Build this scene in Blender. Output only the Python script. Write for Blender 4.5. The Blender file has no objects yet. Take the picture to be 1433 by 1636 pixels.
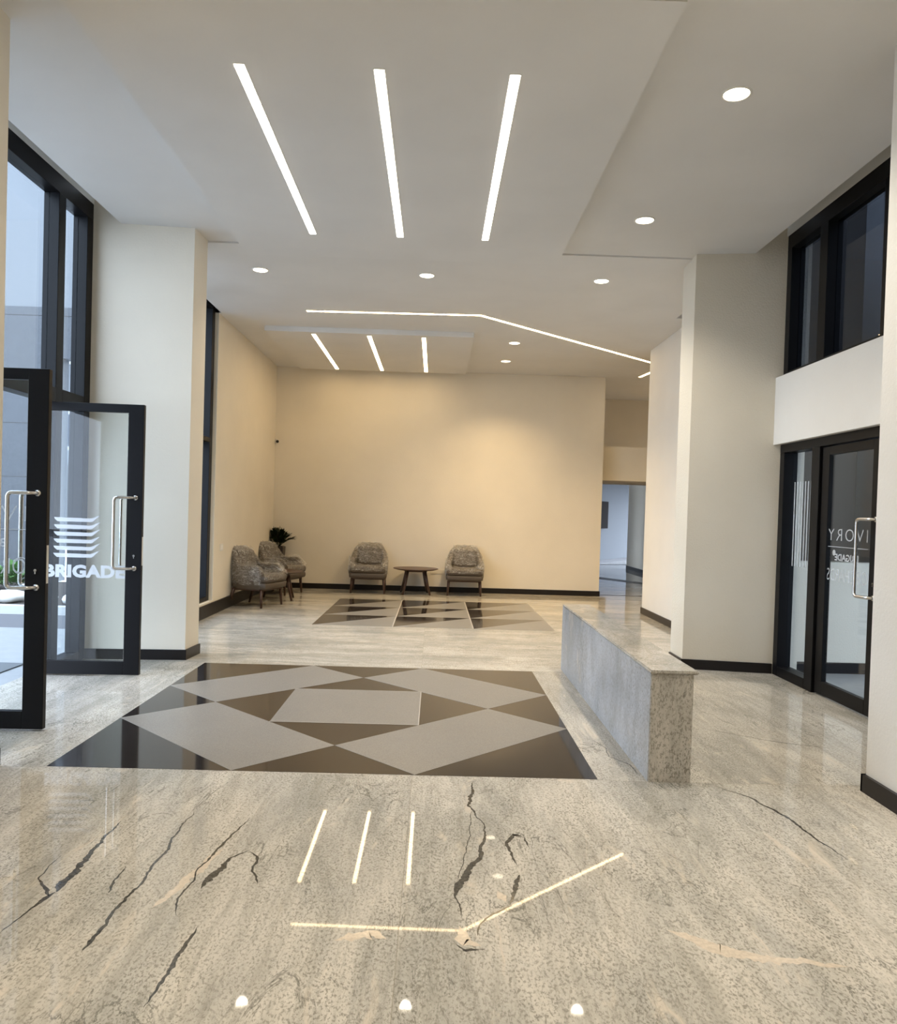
import bpy, bmesh, math, random
from mathutils import Matrix, Vector, noise
random.seed(7)
PI = math.pi
scene = bpy.context.scene
COL = scene.collection

# ---------------------------------------------------------------- camera
cam_d = bpy.data.cameras.new('camera')
cam = bpy.data.objects.new('camera', cam_d); COL.objects.link(cam)
cam_d.sensor_fit = 'HORIZONTAL'; cam_d.sensor_width = 36.0
cam_d.lens = 1250.0 / 1433.0 * 36.0
cam_d.shift_y = 24.3 / 1433.0
cam_d.clip_start = 0.05; cam_d.clip_end = 300
YAW, PITCH, ROLL = 0.017767, -0.018571, 0.029966
f = Vector((math.sin(YAW)*math.cos(PITCH), math.cos(YAW)*math.cos(PITCH), math.sin(PITCH)))
r = Vector((math.cos(YAW), -math.sin(YAW), 0)); u = r.cross(f)
r2 = math.cos(ROLL)*r + math.sin(ROLL)*u; u2 = -math.sin(ROLL)*r + math.cos(ROLL)*u
cam.matrix_world = Matrix(((r2.x, u2.x, -f.x, 0), (r2.y, u2.y, -f.y, 0), (r2.z, u2.z, -f.z, 1.45), (0, 0, 0, 1)))
scene.camera = cam

# ---------------------------------------------------------------- world, exposure, light levels
SKY_COL = (0.74, 0.86, 1.06, 1); SKY_STR = 4.3
STRIP_E = 10.0; SPOT_W = 95.0
FRONT_C = (1.0, 0.90, 0.76); REAR_C = (1.0, 0.73, 0.40)
w = bpy.data.worlds.new('sky'); scene.world = w; w.use_nodes = True
bgn = w.node_tree.nodes['Background']; bgn.inputs[0].default_value = SKY_COL; bgn.inputs[1].default_value = SKY_STR
scene.view_settings.view_transform = 'Standard'; scene.view_settings.look = 'None'
scene.view_settings.gamma = 1; scene.view_settings.use_curve_mapping = False
scene.view_settings.exposure = 0.7

# ---------------------------------------------------------------- materials
def mat(name, col=(.5, .5, .5), rough=.5, metal=0, emit=None, es=0, spec=.5):
    m = bpy.data.materials.new(name); m.use_nodes = True
    b = m.node_tree.nodes['Principled BSDF']
    b.inputs['Base Color'].default_value = (*col, 1); b.inputs['Roughness'].default_value = rough
    b.inputs['Metallic'].default_value = metal; b.inputs['Specular IOR Level'].default_value = spec
    if emit: b.inputs['Emission Color'].default_value = (*emit, 1); b.inputs['Emission Strength'].default_value = es
    return m
class NT:
    def __init__(s, m): s.t = m.node_tree; s.b = s.t.nodes['Principled BSDF']
    def n(s, kind, **kw):
        nd = s.t.nodes.new(kind)
        for k, v in kw.items(): setattr(nd, k, v)
        return nd
    def l(s, a, b): s.t.links.new(a, b)
    def inp(s, sock, v):
        if hasattr(v, 'node'): s.l(v, sock)
        else: sock.default_value = v
    def math(s, op, a, b=0.0, c=None):
        nd = s.n('ShaderNodeMath', operation=op); s.inp(nd.inputs[0], a); s.inp(nd.inputs[1], b)
        if c is not None: s.inp(nd.inputs[2], c)
        return nd.outputs[0]
    def noise(s, vec, scale, detail=4, rough=.6, dist=0):
        nd = s.n('ShaderNodeTexNoise'); s.l(vec, nd.inputs['Vector'])
        nd.inputs['Scale'].default_value = scale; nd.inputs['Detail'].default_value = detail
        nd.inputs['Roughness'].default_value = rough; nd.inputs['Distortion'].default_value = dist
        return nd.outputs['Fac']
    def rng(s, v, a, b, c=0., d=1.):
        nd = s.n('ShaderNodeMapRange'); s.l(v, nd.inputs[0])
        for i, x in enumerate((a, b, c, d)): nd.inputs[i+1].default_value = x
        return nd.outputs[0]
    def mix(s, f, a, b):
        nd = s.n('ShaderNodeMix', data_type='RGBA'); s.inp(nd.inputs[0], f)
        for k, v in ((6, a), (7, b)):
            if hasattr(v, 'node'): s.l(v, nd.inputs[k])
            else: nd.inputs[k].default_value = (*v, 1)
        return nd.outputs[2]
    def bump(s, h, strength=.2, dist=.01):
        nd = s.n('ShaderNodeBump'); s.l(h, nd.inputs['Height']); nd.inputs['Strength'].default_value = strength
        nd.inputs['Distance'].default_value = dist; s.l(nd.outputs[0], s.b.inputs['Normal'])
    def obj(s): return s.n('ShaderNodeTexCoord').outputs['Object']
    def mapv(s, vec, scale=(1, 1, 1), rot=(0, 0, 0)):
        nd = s.n('ShaderNodeMapping'); s.l(vec, nd.inputs['Vector'])
        nd.inputs['Scale'].default_value = scale; nd.inputs['Rotation'].default_value = rot
        return nd.outputs[0]

def paint(name, col, bump=.25, scale=55, rough=.6):
    m = mat(name, col, rough); t = NT(m); o = t.obj()
    n1 = t.noise(o, scale, 3, .55); n2 = t.noise(o, 1.3, 3, .5)
    c2 = tuple(x*.95 for x in col)
    t.l(t.mix(t.rng(n2, .35, .65), col, c2), t.b.inputs['Base Color'])
    t.bump(n1, bump, .006)
    return m
M = {}
M['cream'] = paint('cream_wall_paint', (.80, .735, .615))
M['stucco'] = paint('cream_stucco', (.74, .69, .58), .6, 70, .7)
M['white'] = paint('white_wall_paint', (.80, .785, .74))
M['ceil'] = paint('white_ceiling_paint', (.74, .73, .71), .08, 30, .8)
M['black_alu'] = mat('black_aluminium', (.005, .005, .006), .4, spec=.18)
M['skirt'] = mat('black_stone_skirting', (.012, .010, .010), .35, spec=.3)
M['steel'] = mat('brushed_steel', (.62, .60, .57), .22, 1)
M['trimring'] = mat('white_lamp_trim', (.85, .84, .8), .4)
M['frost'] = mat('frosted_vinyl', (.66, .70, .73), .5); M['frost'].node_tree.nodes['Principled BSDF'].inputs['Alpha'].default_value = .6
M['plate'] = mat('white_plastic', (.75, .73, .68), .35)
M['darkplastic'] = mat('dark_lens_plastic', (.02, .02, .02), .1)
M['brown_panel'] = mat('brown_panel', (.016, .012, .010), .8, spec=.1)
M['leaf'] = mat('dark_green_leaf', (.018, .032, .012), .4)
M['leaf2'] = mat('green_leaf', (.10, .22, .06), .45)
M['pot'] = mat('dark_planter', (.035, .025, .022), .4)
M['soil'] = mat('soil', (.03, .02, .015), .9)
M['mat'] = mat('grey_door_mat', (.10, .11, .12), .9)
M['asphalt'] = mat('dark_asphalt', (.10, .10, .11), .8)
M['kerb'] = mat('grey_kerb', (.45, .45, .44), .8)
M['pebble'] = mat('pale_stone', (.78, .77, .74), .6)
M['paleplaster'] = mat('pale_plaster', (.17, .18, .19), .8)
M['glassdark'] = mat('dark_window_glass', (.05, .06, .08), .1)

def granite(name, mode='floor', tint=(1, 1, 1)):
    m = mat(name, (.5, .45, .38), .07); t = NT(m); o = t.obj()
    sep = t.n('ShaderNodeSeparateXYZ'); t.l(o, sep.inputs[0]); x, y, z = sep.outputs
    if mode == 'floor':
        ix = t.math('GREATER_THAN', x, -.083); iy = t.math('GREATER_THAN', y, 4.27); iz = t.math('GREATER_THAN', y, 7.24)
        off = t.math('ADD', t.math('MULTIPLY', ix, 13.7), t.math('ADD', t.math('MULTIPLY', iy, 29.3), t.math('MULTIPLY', iz, 7.7)))
        # veins run along the room in front, across it further back
        sx = t.math('ADD', 2.6, t.math('MULTIPLY', iz, -1.8)); sy = t.math('ADD', .75, t.math('MULTIPLY', iz, 2.2))
        cx = t.math('MULTIPLY', x, sx); cy = t.math('MULTIPLY', y, sy)
        cmb = t.n('ShaderNodeCombineXYZ'); t.l(cx, cmb.inputs[0]); t.l(cy, cmb.inputs[1]); t.l(off, cmb.inputs[2]); st = cmb.outputs[0]
        cmb2 = t.n('ShaderNodeCombineXYZ'); t.l(x, cmb2.inputs[0]); t.l(y, cmb2.inputs[1]); t.l(off, cmb2.inputs[2]); iso = cmb2.outputs[0]
        fs = t.mapv(iso, (1.5, .8, 1), (0, 0, .25))
    else:
        st = t.mapv(o, (1.6, 1.3, .6), (.2, .3, 0)); iso = o; fs = t.mapv(o, (1.4, 1.4, .8))
    broad = t.noise(st, 1.1, 5, .6, .6)
    spk = t.noise(fs, 74, 4, .68, 0)
    spk2 = t.noise(fs, 30, 7, .80, 0)
    dens = t.rng(t.noise(st, 2.0, 5, .65, .5), .36, .64, .45, 1.0)
    base = t.mix(t.rng(broad, .36, .62), (.60*tint[0], .56*tint[1], .49*tint[2]), (.40*tint[0], .385*tint[1], .345*tint[2]))
    light = t.rng(t.noise(st, 2.3, 5, .65, 1.2), .60, .68)
    spm = t.math('MULTIPLY', t.rng(spk, .51, .585), t.math('SUBTRACT', .85, t.math('MULTIPLY', light, .7)))
    c = t.mix(t.math('MULTIPLY', t.math('MULTIPLY', spm, dens), .95), base, (.17, .16, .13))
    spm2 = t.math('MULTIPLY', t.rng(spk2, .54, .62), dens)
    c = t.mix(t.math('MULTIPLY', spm2, .55), c, (.20, .20, .165))
    c = t.mix(t.math('MULTIPLY', light, .5), c, (.66, .57, .46))
    v = t.math('ABSOLUTE', t.math('SUBTRACT', t.noise(st, 1.5, 6, .6, 1.6), .5))
    vein = t.math('MULTIPLY', t.rng(v, .0, .012, 1, 0), t.rng(t.noise(iso, 1.7, 3), .50, .60))
    c = t.mix(t.math('MULTIPLY', vein, .8), c, (.10, .10, .085))
    v2 = t.math('ABSOLUTE', t.math('SUBTRACT', t.noise(st, 3.4, 5, .65, 2.2), .52))
    vein2 = t.math('MULTIPLY', t.rng(v2, 0, .02, 1, 0), t.rng(broad, .45, .6))
    c = t.mix(t.math('MULTIPLY', vein2, .45), c, (.16, .155, .13))
    if mode == 'floor':
        j1 = t.math('LESS_THAN', t.math('ABSOLUTE', t.math('ADD', x, .083)), .0016)
        j2 = t.math('LESS_THAN', t.math('ABSOLUTE', t.math('SUBTRACT', y, 4.27)), .0016)
        c = t.mix(t.math('MULTIPLY', t.math('MAXIMUM', j1, j2), .5), c, (.22, .19, .14))
    c = t.mix(t.math('MULTIPLY', t.rng(t.noise(t.mapv(st, (2.2, .8, 1)), 3, 7, .75, 1.0), .46, .62), .38), c, (.24, .23, .19))
    t.l(c, t.b.inputs['Base Color'])
    t.b.inputs['Specular IOR Level'].default_value = .14
    t.b.inputs['Roughness'].default_value = .025 if mode == 'floor' else .12
    return m
M['floor'] = granite('polished_granite_floor')
M['bench'] = granite('polished_granite_bench', 'bench', (.96, .97, 1.0))
M['bench_side'] = granite('granite_blue_daylight_tint', 'bench', (.87, .96, 1.14)); M['bench_side'].node_tree.nodes['Principled BSDF'].inputs['Roughness'].default_value = .3  # blue daylight on the bench's left face is put into this granite tint
def stone(name, col, rough, sp=.15, scale=180):
    m = mat(name, col, rough); t = NT(m); o = t.obj()
    n = t.noise(o, scale, 3, .7); n2 = t.noise(o, 3, 4)
    a = tuple(x*(1-sp) for x in col); b = tuple(x*(1+sp) for x in col)
    c = t.mix(t.rng(n, .35, .65), a, b); c = t.mix(t.math('MULTIPLY', t.rng(n2, .4, .65), .2), c, a)
    t.l(c, t.b.inputs['Base Color']); return m
M['dark_stone'] = stone('dark_brown_polished_stone', (.024, .020, .018), .07, .12)
M['grey_stone'] = stone('grey_honed_granite', (.235, .225, .205), .30, .25)
M['joint'] = mat('stone_joint', (.50, .47, .42), .4)
M['veinstone'] = stone('dark_vein_stone', (.075, .07, .06), .08, .45, 60)
M['lightvein'] = stone('pale_vein_stone', (.60, .52, .42), .08, .12, 60)
M['facade'] = stone('grey_stone_cladding', (.07, .076, .085), .6, .15, 30)
M['paving'] = stone('pale_paving', (.30, .31, .32), .35, .08, 8)
M['leather'] = mat('taupe_leather', (.085, .066, .050), .45)
M['wood'] = mat('dark_walnut_wood', (.060, .028, .018), .38)
t = NT(M['wood']); g = t.noise(t.mapv(t.obj(), (14, 14, 2)), 6, 4)
t.l(t.mix(t.rng(g, .35, .65), (.04, .02, .013), (.085, .04, .025)), t.b.inputs['Base Color'])

def glass(name, tint=(.93, .96, .97), ior=1.5):
    m = bpy.data.materials.new(name); m.use_nodes = True; nt = m.node_tree; nt.nodes.clear()
    o = nt.nodes.new('ShaderNodeOutputMaterial'); mx = nt.nodes.new('ShaderNodeMixShader')
    tr = nt.nodes.new('ShaderNodeBsdfTransparent'); gl = nt.nodes.new('ShaderNodeBsdfGlossy'); fr = nt.nodes.new('ShaderNodeLayerWeight')
    pw = nt.nodes.new('ShaderNodeMath'); pw.operation = 'POWER'; pw.inputs[1].default_value = 4.5; nt.links.new(fr.outputs['Facing'], pw.inputs[0])
    ma = nt.nodes.new('ShaderNodeMath'); ma.operation = 'MULTIPLY_ADD'; ma.inputs[1].default_value = .90; ma.inputs[2].default_value = .022; nt.links.new(pw.outputs[0], ma.inputs[0])
    tr.inputs[0].default_value = (*tint, 1); gl.inputs['Roughness'].default_value = 0.0
    nt.links.new(ma.outputs[0], mx.inputs[0]); nt.links.new(tr.outputs[0], mx.inputs[1]); nt.links.new(gl.outputs[0], mx.inputs[2])
    nt.links.new(mx.outputs[0], o.inputs[0]); return m
M['glass'] = glass('clear_glass')
M['glasstint'] = glass('tinted_glass', (.45, .47, .50))

def wrapmat():
    m = bpy.data.materials.new('clear_plastic_wrap'); m.use_nodes = True; nt = m.node_tree
    b = nt.nodes['Principled BSDF']; t = NT(m); o = t.obj()
    n = t.noise(t.mapv(o, (4.5, 4.5, 22), (.2, .12, 0)), 1.6, 2, .5, 1.0)
    n2 = t.noise(t.mapv(o, (8, 8, 13), (-.7, .6, 0)), 1.7, 2, .55, 1.6)
    ridge = t.rng(t.math('ABSOLUTE', t.math('SUBTRACT', n, .5)), 0, .035, 1, 0)
    ridge2 = t.rng(t.math('ABSOLUTE', t.math('SUBTRACT', n2, .5)), 0, .035, 1, 0)
    pt = t.rng(t.noise(t.mapv(o, (5, 5, 8), (0, .5, .3)), 2.2, 4, .7, .6), .54, .70)
    rg = t.math('MAXIMUM', t.math('MAXIMUM', t.math('MULTIPLY', ridge, .8), t.math('MULTIPLY', ridge2, .7)), pt)
    b.inputs['Base Color'].default_value = (.92, .90, .86, 1); b.inputs['Roughness'].default_value = .08
    b.inputs['Specular IOR Level'].default_value = .9
    t.l(t.math('ADD', .12, t.math('MULTIPLY', rg, .6)), b.inputs['Alpha'])
    t.bump(t.math('ADD', t.math('MULTIPLY', rg, .4), t.math('ADD', n, n2)), 1.0, .03)
    return m
M['wrap'] = wrapmat()

# ---------------------------------------------------------------- mesh helpers
def finish(name, bm, m, parent=None, smooth=False, recalc=True):
    if recalc: bmesh.ops.recalc_face_normals(bm, faces=bm.faces[:])
    me = bpy.data.meshes.new(name); bm.to_mesh(me); bm.free()
    if smooth: me.polygons.foreach_set('use_smooth', [True]*len(me.polygons))
    if m: me.materials.append(m)
    o = bpy.data.objects.new(name, me); COL.objects.link(o)
    if parent: o.parent = parent
    return o
def prism(bm, pts, z0, z1):
    """vertical prism from a plan outline"""
    a = [bm.verts.new((p[0], p[1], z0)) for p in pts]; b = [bm.verts.new((p[0], p[1], z1)) for p in pts]
    bm.faces.new(a[::-1]); bm.faces.new(b)
    for i in range(len(pts)):
        j = (i+1) % len(pts); bm.faces.new((a[i], a[j], b[j], b[i]))
def box(bm, x0, x1, y0, y1, z0, z1): prism(bm, ((x0, y0), (x1, y0), (x1, y1), (x0, y1)), z0, z1)
def rbox(bm, x0, x1, y0, y1, z0, z1, bev=.01, seg=2):
    b2 = bmesh.new(); box(b2, x0, x1, y0, y1, z0, z1)
    bmesh.ops.bevel(b2, geom=b2.edges[:]+b2.verts[:], offset=bev, segments=seg, profile=.5, affect='EDGES')
    me = bpy.data.meshes.new('tmp'); b2.to_mesh(me); b2.free(); bm.from_mesh(me); bpy.data.meshes.remove(me)
def boxes(name, lst, m, parent=None, bev=0):
    bm = bmesh.new()
    for b in lst: (rbox(bm, *b, bev) if bev else box(bm, *b))
    return finish(name, bm, m, parent, recalc=not bev)
def tube(bm, pts, rad, seg=12, cap=True):
    pts = [Vector(p) for p in pts]; rings = []
    n = len(pts); rads = rad if isinstance(rad, (list, tuple)) else [rad]*n
    tang = [(pts[min(i+1, n-1)]-pts[max(i-1, 0)]).normalized() for i in range(n)]
    ref = Vector((0, 0, 1)) if abs(tang[0].z) < .9 else Vector((1, 0, 0))
    a = tang[0].cross(ref).normalized()
    for i in range(n):
        a = (a - tang[i]*a.dot(tang[i])).normalized(); b = tang[i].cross(a)
        rings.append([bm.verts.new(pts[i]+rads[i]*(math.cos(2*PI*k/seg)*a+math.sin(2*PI*k/seg)*b)) for k in range(seg)])
    for i in range(n-1):
        for k in range(seg):
            k2 = (k+1) % seg; bm.faces.new((rings[i][k], rings[i][k2], rings[i+1][k2], rings[i+1][k]))
    if cap: bm.faces.new(rings[0][::-1]); bm.faces.new(rings[-1])
def lathe(bm, prof, seg=32, c=(0, 0, 0)):
    rings = []
    for (rr, z) in prof:
        if rr < 1e-6: rings.append([bm.verts.new((c[0], c[1], c[2]+z))])
        else: rings.append([bm.verts.new((c[0]+rr*math.cos(2*PI*k/seg), c[1]+rr*math.sin(2*PI*k/seg), c[2]+z)) for k in range(seg)])
    for i in range(len(rings)-1):
        A, B = rings[i], rings[i+1]
        for k in range(seg):
            k2 = (k+1) % seg
            if len(A) == 1 and len(B) == 1: continue
            if len(A) == 1: bm.faces.new((A[0], B[k], B[k2]))
            elif len(B) == 1: bm.faces.new((A[k], A[k2], B[0]))
            else: bm.faces.new((A[k], A[k2], B[k2], B[k]))
def bent(corners, rad, n=6):
    """polyline with rounded corners"""
    out = [Vector(corners[0])]
    for i in range(1, len(corners)-1):
        p, a, b = Vector(corners[i]), Vector(corners[i-1]), Vector(corners[i+1])
        d1 = (a-p).normalized(); d2 = (b-p).normalized(); s, e = p+d1*rad, p+d2*rad
        for k in range(n+1):
            q = k/n; out.append((1-q)**2*s + 2*q*(1-q)*p + q*q*e)
    out.append(Vector(corners[-1])); return out

def tag(o, label=None, cat=None, group=None, kind=None):
    if label: o['label'] = label
    if cat: o['category'] = cat
    if group: o['group'] = group
    if kind: o['kind'] = kind
    return o
def empty(name, loc=(0, 0, 0), rz=0):
    o = bpy.data.objects.new(name, None); COL.objects.link(o); o.location = loc; o.rotation_euler = (0, 0, rz)
    o.empty_display_size = .1; return o
def struct(name, lst, m, label, cat, bev=0): return tag(boxes(name, lst, m, bev=bev), label, cat, kind='structure')
def copy_tree(o, parent=None):
    c = o.copy(); COL.objects.link(c)
    if parent: c.parent = parent
    for ch in [x for x in bpy.data.objects if x.parent == o]: copy_tree(ch, c)
    return c

# ================================================================= SETTING
Z1, Z2 = 4.015, 4.0                        # ceiling heights: front bay, rear hall
# floor
bm = bmesh.new(); box(bm, -3.34, 8.5, -6.2, 28.5, -.2, 0)
floor = tag(finish('floor', bm, M['floor']), 'polished veined beige granite floor with dark and grey inlays', 'floor', kind='structure')

def plate(name, pts, m, h=.0012, z=0.0, parent=floor):
    bm = bmesh.new(); prism(bm, pts, z, z+h); return finish(name, bm, m, parent)
# near inlay: dark square with four grey parallelograms and a grey centre
GX = [-2.08, -1.077, -.07, .942]; GY = [4.285, 5.29, 6.275, 7.22]
plate('stone_inlay', [(GX[0], GY[0]), (GX[3], GY[0]), (GX[3], GY[3]), (GX[0], GY[3])], M['dark_stone'])
mxl, mxr, myn, myf = (GX[0]+GX[1])/2, (GX[2]+GX[3])/2, (GY[0]+GY[1])/2, (GY[2]+GY[3])/2
mx, my = (GX[1]+GX[2])/2, (GY[1]+GY[2])/2
for pts in ([(GX[1], GY[1]), (GX[2], GY[1]), (GX[2], GY[2]), (GX[1], GY[2])],
            [(GX[0], GY[1]), (GX[1], GY[0]), (mx, myn), (mxl, my)],
            [(GX[0], GY[2]), (mxl, my), (mx, myf), (GX[1], GY[3])],
            [(GX[3], GY[2]), (GX[2], GY[3]), (mx, myf), (mxr, my)],
            [(GX[3], GY[1]), (mxr, my), (mx, myn), (GX[2], GY[0])]):
    plate('stone_inlay', pts, M['grey_stone'], .001, .0012)
for (a, b) in (((GX[2], GY[1]), (GX[2], GY[2])), ((GX[1], GY[1]), (GX[2], GY[1])), ((GX[1], GY[2]), (GX[2], GY[2]))):
    d = .003
    plate('inlay_joint', [(a[0]-d, a[1]-d), (b[0]+d, a[1]-d), (b[0]+d, b[1]+d), (a[0]-d, b[1]+d)], M['joint'], .0006, .0022)
# far inlay: three by three tiles split on the diagonal
HX = [-1.50, -.49, .525, 1.555]; HY = [9.79, 10.77, 11.75, 12.74]
for i in range(3):
    for j in range(3):
        a, b, c, d = HX[i], HX[i+1], HY[j], HY[j+1]
        plate('stone_inlay', [(a, c), (b, d), (a, d)], M['dark_stone'])
        plate('stone_inlay', [(a, c), (b, c), (b, d)], M['grey_stone'])
for xx in HX[1:3]: plate('inlay_joint', [(xx-.006, HY[0]), (xx+.006, HY[0]), (xx+.006, HY[3]), (xx-.006, HY[3])], M['joint'], .0006, .0012)
# threshold lines and bands in the corridor floor
for pts in ([(3.06, 14.47), (6.5, 14.47), (6.5, 14.56), (3.06, 14.56)], [(3.06, 19.6), (5.3, 16.0), (5.5, 16.3), (3.06, 20.6)],
            [(3.06, 23.0), (6.5, 24.2), (6.5, 24.5), (3.06, 23.3)]):
    plate('stone_band', pts, M['skirt'])
# natural veins in the stone of the foreground slabs
def vein(pts, wid, m='veinstone', seed=0, jag=.5):
    P = [Vector((p[0], p[1], 0)) for p in pts]; out = []
    tot = 0; L = [0]
    for i in range(1, len(P)): tot += (P[i]-P[i-1]).length; L.append(tot)
    n = int(tot/.012)+2; left = []; right = []
    for k in range(n):
        s = tot*k/(n-1); i = max(j for j in range(len(L)) if L[j] <= s+1e-9); i = min(i, len(P)-2)
        q = (s-L[i])/(L[i+1]-L[i]); p = P[i].lerp(P[i+1], q); ww = wid[i]*(1-q)+wid[i+1]*q
        ww *= min(1, (s+.004)/.05, (tot-s+.004)/.05); d = (P[i+1]-P[i]).normalized(); nn = Vector((-d.y, d.x, 0))
        wob = noise.noise(Vector((s*9, seed*3.1, 0)))*.016+noise.noise(Vector((s*40, seed*5.1, 0)))*.005
        w1 = ww*(.5+jag*noise.noise(Vector((s*45, seed, 1)))); w2 = ww*(.5+jag*noise.noise(Vector((s*45, seed, 9))))
        c = p+nn*wob; left.append(c+nn*max(w1, .0008)); right.append(c-nn*max(w2, .0008))
    return left, right
VE = [([(-1.39, 3.57), (-1.38, 3.2), (-1.362, 2.9)], [.004, .022, .034], 1), ([(-1.362, 2.9), (-1.385, 2.78), (-1.42, 2.6)], [.03, .008, .004], 2),
      ([(-1.49, 3.2), (-1.48, 3.0), (-1.37, 2.87)], [.003, .006, .02], 3),
      ([(-1.10, 3.70), (-1.085, 3.3), (-1.088, 2.94), (-1.098, 2.52)], [.003, .012, .010, .016], 4), ([(-1.20, 3.12), (-1.17, 2.9)], [.004, .012], 5),
      ([(-.82, 3.63), (-.86, 3.35), (-.90, 3.1), (-.9, 2.85), (-.87, 2.75)], [.003, .012, .006, .008, .003], 6),
      ([(-.74, 3.30), (-.79, 3.22), (-.83, 3.05), (-.84, 2.95)], [.006, .010, .036, .012], 7), ([(-.74, 3.28), (-.69, 3.2), (-.68, 3.1), (-.64, 3.0)], [.008, .012, .008, .012], 8),
      ([(-.775, 2.68), (-.78, 2.5), (-.80, 2.24)], [.008, .016, .006], 9),
      ([(.253, 4.21), (.225, 3.98), (.21, 3.86), (.26, 3.68), (.273, 3.5), (.22, 3.25), (.135, 3.02), (.12, 2.93), (.14, 2.78)],
       [.003, .020, .012, .005, .010, .022, .034, .006, .005], 10),
      ([(.22, 3.78), (.19, 3.4), (.13, 3.05)], [.003, .004, .003], 11),
      ([(.44, 3.48), (.40, 3.52), (.362, 3.42), (.365, 3.3), (.385, 3.2)], [.012, .022, .016, .010, .006], 12),
      ([(.385, 3.12), (.355, 3.0), (.32, 2.88)], [.020, .018, .008], 13), ([(.44, 3.49), (.45, 3.38)], [.014, .005], 14),
      ([(.33, 2.87), (.24, 2.79), (.20, 2.71), (.19, 2.66)], [.012, .008, .006, .012], 15),
      ([(.11, 2.60), (.14, 2.56), (.21, 2.58)], [.01, .014, .01], 16),
      ([(1.58, 4.22), (1.70, 4.05), (1.78, 3.80), (1.80, 3.55), (1.83, 3.33)], [.003, .014, .016, .010, .003], 17),
      ([(1.06, 5.05), (1.12, 4.86), (1.10, 4.70), (1.18, 4.58), (1.20, 4.38)], [.003, .005, .005, .006, .004], 18),
      ([(-.2, 7.9), (.25, 7.8), (.6, 7.84), (1.0, 7.62)], [.003, .010, .006, .003], 19), ([(-1.2, 8.6), (-.8, 8.52), (-.4, 8.66)], [.003, .009, .003], 20),
      ([(1.9, 5.4), (2.3, 5.1), (2.6, 5.0)], [.003, .008, .003], 21)]
for pts, wd, sd in VE:
    L_, R_ = vein(pts, wd, seed=sd)
    bm = bmesh.new(); a = [bm.verts.new((p.x, p.y, .0004)) for p in L_]; b = [bm.verts.new((p.x, p.y, .0004)) for p in R_]
    for i in range(len(a)-1): bm.faces.new((b[i], b[i+1], a[i+1], a[i]))
    finish('stone_vein', bm, M['veinstone'], floor)
for pts, wd, sd in (([(.13, 2.72), (.14, 2.62), (.2, 2.6)], [.02, .05, .03], 31), ([(.28, 2.98), (.31, 2.9)], [.05, .04], 32),
                    ([(-.97, 2.8), (-.9, 3.1), (-.86, 3.3)], [.02, .04, .02], 33), ([(-.3, 2.62), (-.17, 2.66), (-.12, 2.63)], [.03, .05, .03], 34),
                    ([(.86, 2.72), (1.0, 2.6), (1.15, 2.55), (1.4, 2.52)], [.02, .07, .04, .02], 35)):
    L_, R_ = vein(pts, wd, seed=sd)
    bm = bmesh.new(); a = [bm.verts.new((p.x, p.y, .0003)) for p in L_]; b = [bm.verts.new((p.x, p.y, .0003)) for p in R_]
    for i in range(len(a)-1): bm.faces.new((b[i], b[i+1], a[i+1], a[i]))
    finish('stone_vein', bm, M['lightvein'], floor)

# ceiling
struct('ceiling', [(-2.96, 2.99, 3.70, 7.68, Z1, 4.6), (-3.4, -2.96, 3.70, 7.30, 4.38, 4.6), (2.99, 3.5, 3.70, 7.45, 4.38, 4.6),
                   (-3.4, 3.5, -6.2, 3.70, 3.98, 4.6),
                   (-2.90, 2.99, 7.68, 17.2, Z2, 4.6), (-3.4, -2.90, 7.5, 10.45, 4.28, 4.6), (-3.4, -2.90, 10.45, 14.6, Z2, 4.6),
                   (2.99, 3.5, 7.6, 9.93, 4.28, 4.6), (2.99, 8.5, 9.93, 17.2, Z2, 4.6), (2.7, 8.5, 16.3, 28.5, 2.55, 2.75)],
       M['ceil'], 'white plaster ceiling with window pockets along both sides', 'ceiling')
struct('trim_1', [(-1.90, 1.122, 3.73, 7.68, 3.90, Z1)], M['ceil'], 'large dropped ceiling panel carrying three light strips', 'ceiling panel')
struct('trim_2', [(-2.47, .475, 11.08, 14.0, 3.93, Z2)], M['ceil'], 'smaller dropped ceiling panel near the back wall', 'ceiling panel')
struct('trim_3', [(-1.90, 1.122, -4.6, -.3, 3.90, 3.98)], M['ceil'], 'dropped ceiling panel behind the viewer', 'ceiling panel')

# walls
struct('wall_back', [(-3.4, 3.04, 14.26, 14.55, 0, 4.3)], M['cream'], 'plain cream back wall behind the two armchairs', 'wall')
struct('wall_left', [(-3.4, -2.93, 10.45, 14.26, 0, 4.3), (-3.4, -2.93, 7.6, 10.45, -.1, .19), (-3.4, -2.97, 7.6, 10.45, 4.12, 4.3)],
       M['cream'], 'cream wall on the left beside the chairs', 'wall')
struct('wall_left_head', [(-3.4, -3.2, 4.2, 7.35, 4.17, 4.4)], M['white'], 'wall strip above the tall entrance glazing', 'wall')
struct('wall_right', [(3.20, 3.45, 9.93, 11.88, 0, 4.3), (3.27, 3.5, 7.6, 9.93, 0, 4.3)], M['white'], 'cream wall beyond the right column', 'wall')
struct('wall_right_spandrel', [(3.215, 3.5, 3.9, 7.50, 2.19, 2.83)], M['white'], 'white band between right door and upper window', 'wall')
struct('wall_right_head', [(3.27, 3.5, 3.9, 7.50, 4.165, 4.4)], M['white'], 'wall strip above the upper right window', 'wall')
struct('wall_near_left', [(-3.4, -2.345, 2.6, 4.27, 0, 4.3), (-3.4, -3.2, -6.2, 2.6, 0, 4.3)], M['cream'], 'near cream pier at the left edge of the view', 'wall')
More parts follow.
